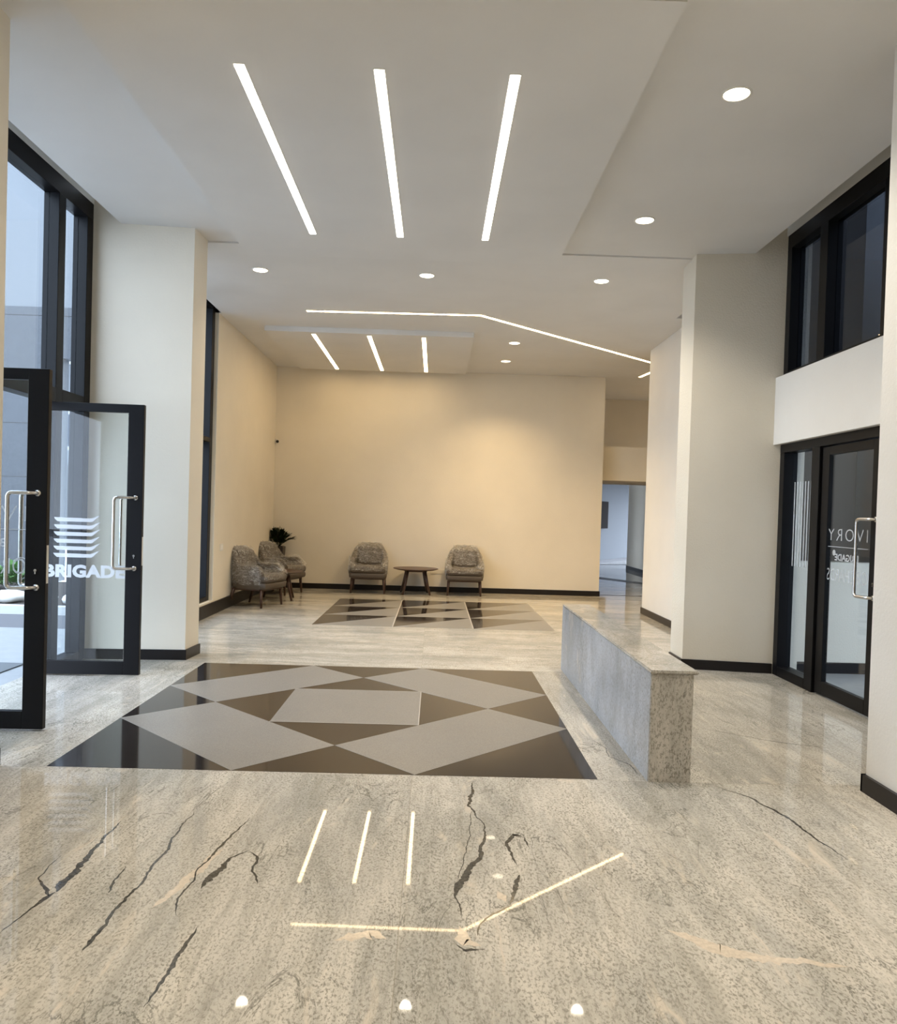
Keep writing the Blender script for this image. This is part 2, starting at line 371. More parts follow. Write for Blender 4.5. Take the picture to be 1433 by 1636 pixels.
struct('wall_near_right', [(2.385, 3.5, 2.3, 4.19, 0, 4.3), (3.2, 3.5, -6.2, 2.3, 0, 4.3)], M['white'], 'near white pier at the right edge of the view', 'wall')
def pcol(name, pts, m, label):
    bm = bmesh.new(); prism(bm, pts, 0, 4.3); return tag(finish(name, bm, m), label, 'column', kind='structure')
pcol('wall_left_column', [(-2.30, 7.34), (-2.28, 7.68), (-3.34, 7.68), (-3.34, 7.27), (-3.2, 7.27)][::-1], M['cream'], 'square cream column behind the open glass doors')
pcol('wall_right_column', [(2.45, 7.56), (3.5, 7.40), (3.5, 7.95), (2.45, 7.95)], M['stucco'], 'textured cream column beside the right door')
# corridor seen through the opening on the right
struct('wall_corridor_header', [(3.04, 8.5, 14.55, 16.3, 2.14, 2.77)], M['cream'], 'cream bulkhead over the corridor opening', 'wall')
struct('wall_corridor_upper', [(3.04, 8.5, 16.9, 17.2, 2.6, 4.3), (2.8, 3.04, 14.55, 17.2, 2.14, 4.3)], M['cream'], 'cream wall set back above the corridor bulkhead', 'wall')
struct('wall_corridor_side', [(5.5, 5.8, 15.8, 22.2, 0, 2.6), (8.2, 8.5, 9.93, 15.8, 0, 4.3), (5.5, 8.5, 15.6, 15.9, 0, 2.6), (3.4, 8.5, 9.8, 9.93, 0, 4.3), (2.8, 3.04, 14.55, 20.5, 0, 2.6)],
       M['cream'], 'cream side wall of the corridor', 'wall')
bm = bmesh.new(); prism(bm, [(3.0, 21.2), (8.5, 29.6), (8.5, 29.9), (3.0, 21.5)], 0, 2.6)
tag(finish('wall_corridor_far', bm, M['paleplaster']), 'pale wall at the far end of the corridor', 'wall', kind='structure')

# skirting
bh = .095
struct('baseboard_back', [(-2.93, 3.045, 14.245, 14.26, 0, bh), (3.04, 3.055, 14.245, 14.55, 0, bh)], M['skirt'], 'black skirting of the back wall', 'skirting')
struct('baseboard_left', [(-2.93, -2.912, 7.68, 14.25, 0, .165)], M['skirt'], 'black skirting along the left wall', 'skirting')
struct('baseboard_right', [(3.185, 3.20, 9.93, 11.895, 0, bh), (3.185, 3.45, 11.88, 11.895, 0, bh)], M['skirt'], 'black skirting of the right wall beyond the column', 'skirting')
struct('baseboard_near_right', [(2.365, 2.385, 2.3, 4.205, 0, bh), (2.365, 3.2, 4.19, 4.205, 0, bh)], M['skirt'], 'black skirting of the near right pier', 'skirting')
struct('baseboard_near_left', [(-2.345, -2.33, 2.6, 4.285, 0, bh)], M['skirt'], 'black skirting of the near left pier', 'skirting')
bm = bmesh.new(); prism(bm, [(-3.2, 7.255), (-2.285, 7.325), (-2.262, 7.69), (-2.28, 7.68), (-2.30, 7.34), (-3.2, 7.27)], 0, bh)
tag(finish('baseboard_left_column', bm, M['skirt']), 'black skirting around the left column', 'skirting', kind='structure')
bm = bmesh.new(); prism(bm, [(2.435, 7.548), (3.27, 7.42), (3.27, 7.435), (2.45, 7.56), (2.45, 7.95), (2.435, 7.95)], 0, bh)
tag(finish('baseboard_right_column', bm, M['skirt']), 'black skirting around the right column', 'skirting', kind='structure')
struct('baseboard_corridor', [(5.485, 5.5, 15.8, 22.2, 0, .1)], M['skirt'], 'black skirting in the corridor', 'skirting')
bm = bmesh.new(); prism(bm, [(3.0, 21.17), (8.5, 29.57), (8.5, 29.6), (3.0, 21.2)], 0, .1)
tag(finish('baseboard_corridor_far', bm, M['skirt']), 'black skirting under the pale far wall', 'skirting', kind='structure')

# ---------------------------------------------------------------- glazing
def window(name, sgn, X, depth, members, panes, label, gm='glass', tint_part=None):
    """members and panes: (y0, y1, z0, z1) on a plane of constant x"""
    root = tag(empty(name, (sgn*X, (members[0][0]+members[0][1])/2, 0)), label, 'window', kind='structure')
    root.location = (0, 0, 0)
    a, b = sorted((sgn*X, sgn*(X+depth)))
    boxes('window_frame', [(a, b, *mm) for mm in members], M['black_alu'], root, bev=.004)
    g0, g1 = sorted((sgn*(X+depth*.62), sgn*(X+depth*.62+.008)))
    for p in panes: boxes('window_pane', [(g0, g1, *p)], M[gm], root)
    return root
window('window_1', -1, 3.2, .13, [(4.27, 7.265, 4.02, 4.17), (4.27, 4.35, 0, 4.02), (4.84, 4.93, 0, 4.02), (6.62, 6.74, 0, 4.02), (7.15, 7.265, 0, 4.02),
                                 (4.35, 4.84, 2.28, 2.40), (4.93, 6.62, 2.28, 2.40), (6.74, 7.15, 2.28, 2.40), (4.35, 4.84, 0, .08), (6.74, 7.15, 0, .08)],
       [(4.35, 4.84, .08, 2.28), (4.35, 4.84, 2.40, 4.02), (4.93, 6.62, 2.40, 4.02), (6.74, 7.15, .08, 2.28), (6.74, 7.15, 2.40, 4.02)],
       'tall black framed glazing around the open entrance doors')
window('window_2', -1, 2.98, .20, [(7.68, 10.45, 4.03, 4.12), (7.68, 7.78, .19, 4.03), (10.33, 10.45, .19, 4.03), (9.0, 9.08, .19, 4.03), (7.78, 10.33, .19, .25), (7.78, 10.33, 2.28, 2.34)],
       [(7.78, 9.0, .25, 2.28), (9.08, 10.33, .25, 2.28), (7.78, 9.0, 2.34, 4.03), (9.08, 10.33, 2.34, 4.03)], 'narrow black window between left column and left wall')
window('window_3', 1, 3.27, .13, [(4.19, 7.41, 4.03, 4.165), (4.19, 7.41, 2.83, 2.87), (7.32, 7.41, 2.87, 4.03), (6.64, 6.775, 2.87, 4.03), (5.69, 5.80, 2.87, 4.03), (4.19, 4.3, 2.87, 4.03)],
       [(6.775, 7.32, 2.87, 4.03), (5.80, 6.64, 2.87, 4.03), (4.3, 5.69, 2.87, 4.03)], 'dark upper window above the white band on the right', 'glasstint')
window('window_4', 1, 3.27, .13, [(4.19, 7.41, 2.11, 2.19), (7.32, 7.41, 0, 2.11), (6.64, 6.78, 0, 2.11), (5.58, 5.68, 0, 2.11), (6.78, 7.32, 0, .09), (4.19, 5.58, 0, .09), (4.19, 4.3, .09, 2.11)],
       [(6.78, 7.32, .09, 2.11), (4.3, 5.58, .09, 2.11)], 'black framed side glazing around the right door')
struct('wall_front', [(-3.4, 3.5, -6.4, -6.2, 0, 4.3)], M['cream'], 'cream end wall behind the viewer', 'wall')

# ---------------------------------------------------------------- lettering
def text_mesh(name, s, size, m, parent, loc, rot, mirror=False, offset=0.0, width=None, align='CENTER', space=1.0):
    cu = bpy.data.curves.new(name, 'FONT'); cu.body = s; cu.size = size; cu.extrude = .0004; cu.offset = offset
    cu.align_x = align; cu.space_character = space; cu.resolution_u = 3
    o = bpy.data.objects.new('tmp', cu); COL.objects.link(o)
    dg = bpy.context.evaluated_depsgraph_get(); me = bpy.data.meshes.new_from_object(o.evaluated_get(dg))
    bpy.data.objects.remove(o); bpy.data.curves.remove(cu)
    xs = [v.co.x for v in me.vertices]; w0 = max(xs)-min(xs); c0 = (max(xs)+min(xs))/2 if align == 'CENTER' else min(xs)
    k = width/w0 if width else 1
    for v in me.vertices: v.co.x = (v.co.x-c0)*k*(-1 if mirror else 1)
    if mirror: me.flip_normals()
    me.materials.clear(); me.materials.append(m)
    ob = bpy.data.objects.new(name, me); COL.objects.link(ob); ob.parent = parent; ob.location = loc; ob.rotation_euler = rot
    return ob

# ---------------------------------------------------------------- glass door leaves (built in the x-z plane, hinge at x=0)
def door_leaf(name, w_, h_, label, lock):
    root = tag(empty(name), label, 'door', kind='structure')
    st = .128; hs = .055 if name != 'door_3' else .115
    boxes('door_frame', [(0, hs, -.022, .022, .012, h_), (w_-st, w_, -.022, .022, .012, h_), (hs, w_-st, -.022, .022, .012, .125), (hs, w_-st, -.022, .022, h_-.07, h_)],
          M['black_alu'], root, bev=.003)
    boxes('glass_pane', [(hs, w_-st, -.004, .004, .125, h_-.07)], M['glass'], root)
    for s in (-1, 1):
        bm = bmesh.new()
        xm, xb = w_-.055, w_-.055-.155
        tube(bm, bent([(xm, s*.022, 1.495), (xm-.02, s*.06, 1.495), (xb, s*.085, 1.495), (xb, s*.085, .905), (xm-.02, s*.06, .905), (xm, s*.022, .905)], .03), .0125)
        h = finish('door_handle', bm, M['steel'], root, True); h['label'] = 'brushed steel pull handle'
        for zz in (1.495, .905):
            bm = bmesh.new(); tube(bm, [(xm, s*.0225, zz), (xm, s*.030, zz)], .02, 16); finish('handle_rose', bm, M['steel'], h, True)
    bm = bmesh.new(); tube(bm, [(w_-.06, -.0225, 1.012), (w_-.06, -.031, 1.012)], .009, 14); box(bm, w_-.064, w_-.056, -.031, -.0225, .99, 1.012)
    finish('lock_cylinder', bm, M['steel'], root)
    boxes('strike_plate', [(w_+.0001, w_+.002, -.012, .012, .93, 1.17)], M['plate'], root)
    boxes('glazing_bead', [(w_-st-.004, w_-st+.001, -.012, -.005, .125, h_-.07)], M['steel'], root)
    return root
def ivory_sign(root, cx, y, sgn):
    """mirrored lettering, read from outside; local x-z plane"""
    R = (PI/2, 0, 0)
    text_mesh('sign_lettering', 'IVORY', .145, M['frost'], root, (cx, y, 1.315), R, True, -.002, .60, space=1.3)
    boxes('sign_line', [(cx-.31, cx+.31, y-.0005, y+.0005, 1.262, 1.267)], M['frost'], root)
    text_mesh('sign_lettering', 'BRIGADE', .075, M['frost'], root, (cx, y, 1.155), R, True, .002, .36)
    bm = bmesh.new(); tube(bm, [(cx-.195, y-.0005, 1.215), (cx-.195, y+.0005, 1.215)], .024, 20); finish('sign_dot', bm, M['frost'], root)
    text_mesh('sign_lettering', 'ORCHARDS', .145, M['frost'], root, (cx, y, .985), R, True, -.001, .60)
    bm = bmesh.new(); cc = (cx+.27, 1.04)
    for k in range(36):
        a0, a1 = 2*PI*k/36, 2*PI*(k+1)/36
        vs = [bm.verts.new((cc[0]+rr*math.cos(a), y-.0006, cc[1]+rr*math.sin(a))) for rr, a in ((.052, a0), (.052, a1), (.045, a1), (.045, a0))]
        bm.faces.new(vs)
    finish('sign_ring', bm, M['frost'], root)
d1 = door_leaf('door_1', .86, 2.27, 'nearer open black framed glass door leaf at the entrance', True)
d1.location = (-3.285, 4.935, 0); d1.rotation_euler = (0, 0, math.radians(1.2)); ivory_sign(d1, .43, -.0052, 1)
d2 = door_leaf('door_2', .855, 2.27, 'farther open black framed glass door leaf with bar emblem', True)
d2.location = (-3.295, 6.55, 0); d2.rotation_euler = (0, 0, math.radians(2.6))
text_mesh('logo_lettering', 'BRIGADE', .135, M['frost'], d2, (.062, -.0052, .825), (PI/2, 0, 0), False, .007, .66, align='LEFT', space=1.05)
for k in range(6):
    z0 = .985+.0595*k; bm = bmesh.new()
    P = [(.165, z0), (.445, z0), (.515, z0+.062), (.435, z0+.030), (.135, z0+.034), (.144, z0+.018)]
    a = [bm.verts.new((x, -.0056, z)) for x, z in P]; b = [bm.verts.new((x, -.0046, z)) for x, z in P]
    bm.faces.new(a); bm.faces.new(b[::-1])
    for i in range(len(P)): j = (i+1) % len(P); bm.faces.new((a[i], b[i], b[j], a[j]))
    finish('logo_bar', bm, M['frost'], d2)
d3 = door_leaf('door_3', .90, 2.10, 'closed black framed glass door on the right', True)
d3.location = (3.31, 6.62, 0); d3.rotation_euler = (0, 0, -PI/2); ivory_sign(d3, .41, -.0052, 1)
# frosted stripes on the side light next to it
root4 = bpy.data.objects['window_4']
for k in range(9): boxes('frosted_stripe', [(3.338, 3.3395, 6.80+.052*k, 6.818+.052*k, 1.05, 1.83)], M['frost'], root4)

# ================================================================= LIGHTS OF THE PLACE, WITH ADDED FILL LAMPS
def emit_mat(name, c, s): return mat(name, (1, 1, 1), .5, emit=c, es=s)
EF = emit_mat('front_led', FRONT_C, STRIP_E); ER = emit_mat('rear_led', REAR_C, STRIP_E*1.4)
EDF = emit_mat('downlight_glow', (1, .86, .62), 6)
M['channel'] = mat('light_channel', (.8, .8, .78), .4)
def strip(x, y0, y1, z, em, label, group, wd=.055):
    o = empty('strip_light', (x, (y0+y1)/2, z)); L = (y1-y0)/2
    boxes('channel', [(-wd/2-.006, wd/2+.006, -L-.006, L+.006, -.003, 0)], M['channel'], o)
    boxes('diffuser', [(-wd/2, wd/2, -L, L, -.005, -.003)], em, o)
    return tag(o, label, 'light', group)
for x, s in ((-1.16, 'left'), (-.383, 'middle'), (.376, 'right')):
    strip(x, 4.40, 7.04, 3.90, EF, s+' long recessed light strip in the large near ceiling panel', 'light strips in the near ceiling panel')
for x, s in ((-1.80, 'left'), (-1.01, 'middle'), (-.232, 'right')):
    strip(x, 11.20, 13.90, 3.93, ER, s+' recessed light strip in the small far ceiling panel', 'light strips in the far ceiling panel')
for x, s in ((-1.16, 'left'), (-.383, 'middle'), (.376, 'right')):  # unseen strips, added as fill light from the camera side
    strip(x, -3.9, -1.2, 3.90, EF, s+' added fill light strip in the ceiling panel behind the viewer', 'added fill strips behind the viewer')
def bent_strip(pts, em, label, wd=.05):
    o = empty('strip_light', (pts[0][0], pts[0][1], Z2-.0005)); bm = bmesh.new(); bm2 = bmesh.new()
    P = [Vector((p[0]-pts[0][0], p[1]-pts[0][1], 0)) for p in pts]
    for b, z0, z1, ww in ((bm, -.003, 0, wd+.012), (bm2, -.005, -.003, wd)):
        L_, R_ = [], []
        for i, p in enumerate(P):
            d = (P[min(i+1, len(P)-1)]-P[i]).normalized() if i == 0 else (P[i]-P[i-1]).normalized()
            if 0 < i < len(P)-1: d = ((P[i]-P[i-1]).normalized()+(P[i+1]-P[i]).normalized()).normalized()
            n = Vector((-d.y, d.x, 0))*ww/2; L_.append(p+n); R_.append(p-n)
        prism(b, [(v.x, v.y) for v in R_]+[(v.x, v.y) for v in L_[::-1]], z0, z1)
    finish('channel', bm, M['channel'], o); finish('diffuser', bm2, em, o)
    return tag(o, label, 'light')
bent_strip([(-1.73, 10.18), (.512, 10.10), (3.75, 13.03)], ER, 'long bent light line crossing the ceiling before the far panel')
bent_strip([(3.62, 14.10), (3.72, 13.35)], ER, 'short light line at the corridor corner of the ceiling')

def downlight(loc, label, group, warm, power=1.0, r_=.078):
    o = empty('downlight', loc)
    bm = bmesh.new(); lathe(bm, [(r_+.012, 0), (r_+.012, -.004), (r_, -.006), (r_-.004, 0)], 28); finish('trim_ring', bm, M['trimring'], o, True)
    bm = bmesh.new(); lathe(bm, [(0, -.0045), (r_-.004, -.0045), (r_-.004, -.001), (0, -.001)], 28); finish('lamp_disc', bm, EDF, o)
    ld = bpy.data.lights.new('downlight_beam', 'SPOT'); ld.energy = SPOT_W*power*(2.3 if warm else 1.1); ld.spot_size = math.radians(125); ld.spot_blend = .9
    ld.color = REAR_C if warm else FRONT_C; ld.shadow_soft_size = .06; ld.specular_factor = .25
    lo = bpy.data.objects.new('downlight_beam', ld); COL.objects.link(lo); lo.parent = o; lo.location = (0, 0, -.02)
    return tag(o, label, 'light', group)
G = 'round recessed downlights'
downlight((1.735, 4.717, Z1), 'round downlight nearest the viewer, right of the ceiling panel', G, False)
downlight((1.728, 6.75, Z1), 'round downlight before the right column, right of the ceiling panel', G, False)
downlight((-1.954, 8.50, Z2), 'left downlight of the row beyond the large ceiling panel', G, False)
downlight((-.163, 8.49, Z2), 'middle downlight of the row beyond the large ceiling panel', G, False)
downlight((1.723, 8.47, Z2), 'right downlight of the row beyond the large ceiling panel', G, False)
downlight((1.106, 11.66, Z2), 'downlight right of the far ceiling panel, nearer of two', G, True)
downlight((1.103, 13.06, Z2), 'downlight right of the far ceiling panel, closer to back wall', G, True, .6)
for x, n1_ in ((-1.95, 'left'), (-.16, 'middle'), (1.72, 'right')):  # unseen downlights added to light the hall from behind the camera
    for y, n2_ in ((2.9, 'front'), (.6, 'middle'), (-2.5, 'rear')):
        if n1_ != 'middle' or n2_ == 'middle': downlight((x, y, 3.98), '%s added fill downlight of the %s row in the ceiling above and behind the viewer' % (n1_, n2_), 'added fill downlights behind the viewer', False)
downlight((4.7, 12.4, Z2), 'added unseen downlight of the side lobby nearest the right wall end', None, True, .9)  # unseen lamp added to brighten the lobby and corridor opening
downlight((4.5, 15.6, Z2), 'added unseen downlight above the corridor bulkhead', None, True, .12)  # weak unseen lamp, also added as fill

# ================================================================= THINGS
# granite bench
be = empty('granite_bench', (1.34, 5.83, 0)); tag(be, 'long low granite bench block standing right of the patterned floor', 'bench')
bm = bmesh.new(); prism(bm, [(-.118, -1.56), (.112, -1.56), (.135, 1.55), (-.095, 1.55)], 0, .598); finish('base', bm, M['bench'], be)
bm = bmesh.new(); prism(bm, [(-.126, -1.56), (-.118, -1.56), (-.095, 1.55), (-.103, 1.55)], 0, .598); finish('side_daylight_tint', bm, M['bench_side'], be)['label'] = 'granite bench side with blue daylight in its colour'  # thin facing that carries the painted daylight, same stone as the base
bm = bmesh.new(); b2 = bmesh.new(); prism(b2, [(-.130, -1.572), (.138, -1.572), (.158, 1.56), (-.105, 1.56)], .598, .618)
bmesh.ops.bevel(b2, geom=b2.edges[:], offset=.006, segments=2, affect='EDGES'); finish('top_slab', b2, M['bench'], be); bm.free()

# ---- armchair
def ushell(infl=0.0, z_bot_out=.27, z_bot_in=.40, wob=0.0, seed=0, ymin=-.25):
    W, D, rc = .285, .27, .20
    pts = []
    def add(x, y): pts.append((x, y))
    n1 = 14
    for i in range(n1): add(-W, ymin+(D-rc-ymin)*i/n1)
    for i in range(9): a = PI-(PI/2)*i/8; add(-W+rc+rc*math.cos(a), D-rc+rc*math.sin(a))
    for i in range(1, 8): add(-W+rc+(2*W-2*rc)*i/8, D)
    for i in range(9): a = PI/2-(PI/2)*i/8; add(W-rc+rc*math.cos(a), D-rc+rc*math.sin(a))
    for i in range(n1-1, -1, -1): add(W, ymin+(D-rc-ymin)*i/n1)
    bm = bmesh.new(); rings = []; N = len(pts)
    for i, (x, y) in enumerate(pts):
        a = pts[max(i-1, 0)]; b = pts[min(i+1, N-1)]; t_ = Vector((b[0]-a[0], b[1]-a[1], 0)).normalized(); out = Vector((-t_.y, t_.x, 0))
        q = min(1, max(0, (y-.07)/(.26-.07))); q = q*q*(3-2*q)
        h = .605+.255*q
        e = (y-ymin)
        if e < .10: h -= .09*(1-math.sqrt(max(0, 1-(1-e/.10)**2)))
        th = .042+infl
        c = Vector((x, y, 0)); lean = 1-.13*q; ring = []
        hb = h-.05
        prof = [(-1, z_bot_in), (-1, .5*(z_bot_in+hb)), (-1, hb), (-.8, h-.015+infl), (-.3, h+infl), (.3, h+infl), (.8, h-.015+infl), (1, hb), (1.05, .5*(z_bot_out+hb)), (.95, z_bot_out+.04), (.8, z_bot_out)]
        for (s, z) in prof:
            zz = max(0, (z-.5)/.36); k = 1-(1-lean)*zz*q
            p = c+out*th*s; p = Vector((p.x*k, p.y+.05*zz*q, z))
            if wob: p += Vector((noise.noise(p*14+Vector((seed, 0, 0))), noise.noise(p*14+Vector((0, seed, 5))), noise.noise(p*14+Vector((3, 0, seed)))))*wob
            ring.append(bm.verts.new(p))
        rings.append(ring)
    for i in range(N-1):
        for k in range(len(rings[0])-1): bm.faces.new((rings[i][k], rings[i+1][k], rings[i+1][k+1], rings[i][k+1]))
    bm.faces.new(rings[0]); bm.faces.new(rings[-1][::-1])
    return bm
def armchair(label):
    o = empty('armchair'); tag(o, label, 'armchair', 'plastic wrapped lobby armchairs')
    sh = ushell(); finish('backrest_shell', sh, M['leather'], o, True)
    bm = bmesh.new(); rbox(bm, -.315, .315, -.335, .22, .27, .365, .035, 4); finish('seat_base', bm, M['leather'], o, True)
    bm = bmesh.new(); rbox(bm, -.308, .308, -.345, .22, .358, .475, .045, 4); finish('seat_cushion', bm, M['leather'], o, True)
    bm = bmesh.new(); rbox(bm, -.225, .225, .10, .235, .45, .82, .05, 4)
    for v in bm.verts: k = (v.co.z-.45)/.37; v.co.x *= 1-.06*k; v.co.y += .06*k
    finish('back_cushion', bm, M['leather'], o, True)
    boxes('seat_frame', [(-.29, .29, -.27, .23, .245, .275)], M['wood'], o, bev=.006)
    for sx in (-1, 1):
        for sy, yt, yb in ((-1, -.245, -.262), (1, .20, .285)):
            bm = bmesh.new(); tube(bm, [(sx*.275, yt, .262), (sx*.283, (yt+yb)/2, .13), (sx*.292, yb, .001)], [.025, .021, .016], 12)
            finish('leg', bm, M['wood'], o, True)
    wr = ushell(.012, .335, .42, .022, 3.3, -.265); w_ = finish('plastic_wrap', wr, M['wrap'], o, True)
    w_['label'] = 'crinkled clear plastic wrap over arms and back'
    bm = bmesh.new(); g = []
    for j in range(15):
        row = []; z = .52+.345*j/14; k = 1-.10*(j/14)
        for i in range(19):
            x = (-1+2*i/18)*.235*k; p = Vector((x, .075+.075*j/14+.05*abs(x/.235)**4+(.06*(j/14)**8), z))
            p += Vector((0, noise.noise(p*20), noise.noise(p*18+Vector((5, 5, 5)))))*.016; row.append(bm.verts.new(p))
        g.append(row)
    for j in range(14):
        for i in range(18): bm.faces.new((g[j][i], g[j][i+1], g[j+1][i+1], g[j+1][i]))
    w3 = finish('plastic_wrap', bm, M['wrap'], o, True); w3['label'] = 'crumpled clear plastic wrap over the back cushion'
    # wrap sheet stretched across the front between the arms and over the seat
    bm = bmesh.new(); NX, NZ = 28, 14; g = []
    for j in range(NZ+1):
        row = []; q = j/NZ
        for i in range(NX+1):
            s = -1+2*i/NX; x = s*.335
            if q < .45: yy = -.355; z = .40+.16*q/.45*.55+.02*s*0
            else:
                r_ = (q-.45)/.55; yy = -.355+r_*.44; z = .488+.05*math.sin(PI*r_)*abs(s)**2+(.11*abs(s)**6)*min(1, r_*3)
            z += .012*abs(s)**2
            yy += .03*abs(s)**5
            p = Vector((x, yy, z)); p += Vector((0, noise.noise(p*18), noise.noise(p*16+Vector((5, 5, 5)))))*.012
            row.append(bm.verts.new(p))
        g.append(row)
    for j in range(NZ):
        for i in range(NX): bm.faces.new((g[j][i], g[j][i+1], g[j+1][i+1], g[j+1][i]))
    w2 = finish('plastic_wrap', bm, M['wrap'], o, True); w2['label'] = 'clear plastic wrap stretched across the seat front'
    return o
A = [((-1.145, 14.035-.03, 0), 0.03, 'plastic wrapped taupe armchair at the back wall, left of the round table'),
     ((.555, 14.02, 0), -0.03, 'plastic wrapped taupe armchair at the back wall, right of the round table'),
     ((-2.60, 11.55, 0), math.radians(72), 'plastic wrapped taupe armchair at the left wall, nearest the viewer'),
     ((-2.60, 13.30, 0), math.radians(72), 'plastic wrapped taupe armchair in the corner before the potted plant')]
def posfront(loc, rz): return loc
ch0 = armchair(A[0][2]); chairs = [ch0]
for a in A[1:]:
    c = copy_tree(ch0); c['label'] = a[2]; chairs.append(c)
for c, a in zip(chairs, A): c.location = (a[0][0], a[0][1]-.13 if abs(a[1]) < 1 else a[0][1], 0); c.rotation_euler = (0, 0, a[1])

def table(loc, label):
    o = empty('round_table', loc); tag(o, label, 'table', 'round walnut side tables')
    bm = bmesh.new(); lathe(bm, [(0, .425), (.33, .425), (.395, .442), (.40, .448), (.397, .454), (0, .455)], 48); finish('tabletop', bm, M['wood'], o, False)
    bm = bmesh.new(); lathe(bm, [(0, .395), (.20, .395), (.22, .425), (0, .425)], 32); finish('apron', bm, M['wood'], o)
    for k in range(4):
        a = PI/4+k*PI/2+.12; bm = bmesh.new()
        tube(bm, [(.21*math.cos(a), .21*math.sin(a), .425), (.27*math.cos(a), .27*math.sin(a), .2), (.335*math.cos(a), .335*math.sin(a), .001)], [.024, .022, .017], 12)
        finish('leg', bm, M['wood'], o, True)
    return o
t0 = table((-.31, 13.82, 0), 'round dark walnut table between the two back wall armchairs')
t1 = copy_tree(t0); t1.location = (-2.46, 12.42, 0); t1['label'] = 'round dark walnut table between the two left wall armchairs'

# ---- potted plant in the corner
pl = empty('potted_plant', (-2.79, 14.00, 0)); tag(pl, 'dark leafy plant in a square dark planter behind the corner armchair', 'plant')
bm = bmesh.new()
a = [(-.12, -.12), (.12, -.12), (.12, .12), (-.12, .12)]
prism(bm, a, 0, .76)
for v in bm.verts:
    if v.co.z < .1: v.co.x *= .75; v.co.y *= .75
finish('planter', bm, M['pot'], pl); boxes('soil', [(-.10, .10, -.10, .10, .7605, .765)], M['soil'], pl)
def leaf(bm, base, d, L, wd, up=Vector((0, 0, 1))):
    d = d.normalized(); s = d.cross(up); s = s.normalized() if s.length > .01 else Vector((1, 0, 0)); prev = None
    for i in range(6):
        q = i/5; c = base+d*L*q-Vector((0, 0, 1))*L*.25*q*q; ww = wd*math.sin(PI*min(1, .12+q*.88))*.5+.0008
        cur = (bm.verts.new(c-s*ww), bm.verts.new(c+Vector((0, 0, -.15*ww))), bm.verts.new(c+s*ww))
        if prev:
            bm.faces.new((prev[0], prev[1], cur[1], cur[0])); bm.faces.new((prev[1], prev[2], cur[2], cur[1]))
        prev = cur
def foliage(name, parent, n, rad, h, z0, m, L=.14, wd=.05, sq=1.0, lim=None):
    bm = bmesh.new(); bs = bmesh.new()
    for k in range(n):
        az = random.uniform(0, 2*PI); tilt = random.uniform(.1, 1)
        tip = Vector((math.cos(az)*rad*tilt, math.sin(az)*rad*tilt*sq, z0+h*(1.05-.55*tilt)*random.uniform(.75, 1.05)))
        b0 = Vector((math.cos(az)*.04, math.sin(az)*.04*sq, z0)); mid = b0.lerp(tip, .5)+Vector((0, 0, h*.15))
        P = [(1-q)**2*b0+2*q*(1-q)*mid+q*q*tip for q in [i/8 for i in range(9)]]
        tube(bs, P, .0035, 5)
        for i in range(2, 9):
            for s in (-1, 1):
                dd = (P[i]-P[i-1]).normalized(); side = dd.cross(Vector((0, 0, 1)))
                if side.length < .05: side = Vector((1, 0, 0))
                leaf(bm, P[i], dd*.7+side.normalized()*s*.8+Vector((0, 0, random.uniform(-.1, .5))), L*random.uniform(.7, 1.1), wd)
        leaf(bm, P[-1], (P[-1]-P[-2]), L, wd)
    if lim:
        for v in bm.verts[:]+bs.verts[:]: v.co.x = max(v.co.x, lim[0]+.01*random.random()); v.co.y = min(v.co.y, lim[1])
    finish('foliage', bm, m, parent, True, recalc=False); finish('stem', bs, M['leaf'], parent, True)
foliage('foliage', pl, 44, .30, .30, .765, M['leaf'], .10, .035, .4, (-.13, .235))

# ---- small fittings
sc = empty('security_camera', (-2.915, 14.22, 2.655)); tag(sc, 'small white security camera high in the back left corner', 'camera')
bm = bmesh.new(); tube(bm, [(0, .035, 0), (0, .01, 0)], .035, 18); finish('mount', bm, M['plate'], sc, True)
bm = bmesh.new(); tube(bm, [(0.01, .02, .0), (.04, -.06, -.015)], .03, 16); finish('housing', bm, M['plate'], sc, True)
bm = bmesh.new(); tube(bm, [(.0405, -.061, -.0152), (.047, -.078, -.018)], .026, 16); finish('lens', bm, M['darkplastic'], sc, True)
def plate_on(name, lo, hi, label, cat, m='plate'):
    o = empty(name, ((lo[0]+hi[0])/2, (lo[1]+hi[1])/2, lo[2])); L = [lo[i]-o.location[i] for i in range(3)]; H = [hi[i]-o.location[i] for i in range(3)]
    boxes('cover_plate', [(L[0], H[0], L[1], H[1], L[2], H[2])], M[m], o, bev=.002)
    return o, L, H
o, L, H = plate_on('wall_socket', (-2.9295, 10.75, .93-.10), (-2.922, 10.90, .93), '', '')
boxes('socket_face', [(H[0], H[0]+.002, L[1]+.02, H[1]-.02, L[2]+.02, H[2]-.02)], M['trimring'], o)
tag(o, 'pale wall socket on the left wall before the first armchair', 'socket')
o, L, H = plate_on('floor_box_cover', (-.05, 14.25, .33), (.24, 14.2595, .41), '', '')
boxes('socket_face', [(L[0]+.03, H[0]-.03, L[1]-.001, L[1]+.001, L[2]+.02, H[2]-.02)], M['cream'], o)
o.name = 'wall_socket'; o.children[0].data.materials[0] = M['cream']
tag(o, 'flush cream socket plate low on back wall right of table', 'socket')
# electrical panel in the corridor
pn = boxes('electrical_panel', [(-.05, .05, -.32, .32, 0, .85)], M['brown_panel'], bev=.01)
pn.location = (5.30, 24.58, 1.10); pn.rotation_euler = (0, 0, math.atan2(8.4, 5.5)-PI/2); tag(pn, 'dark brown panel box on the pale far corridor wall', 'panel')

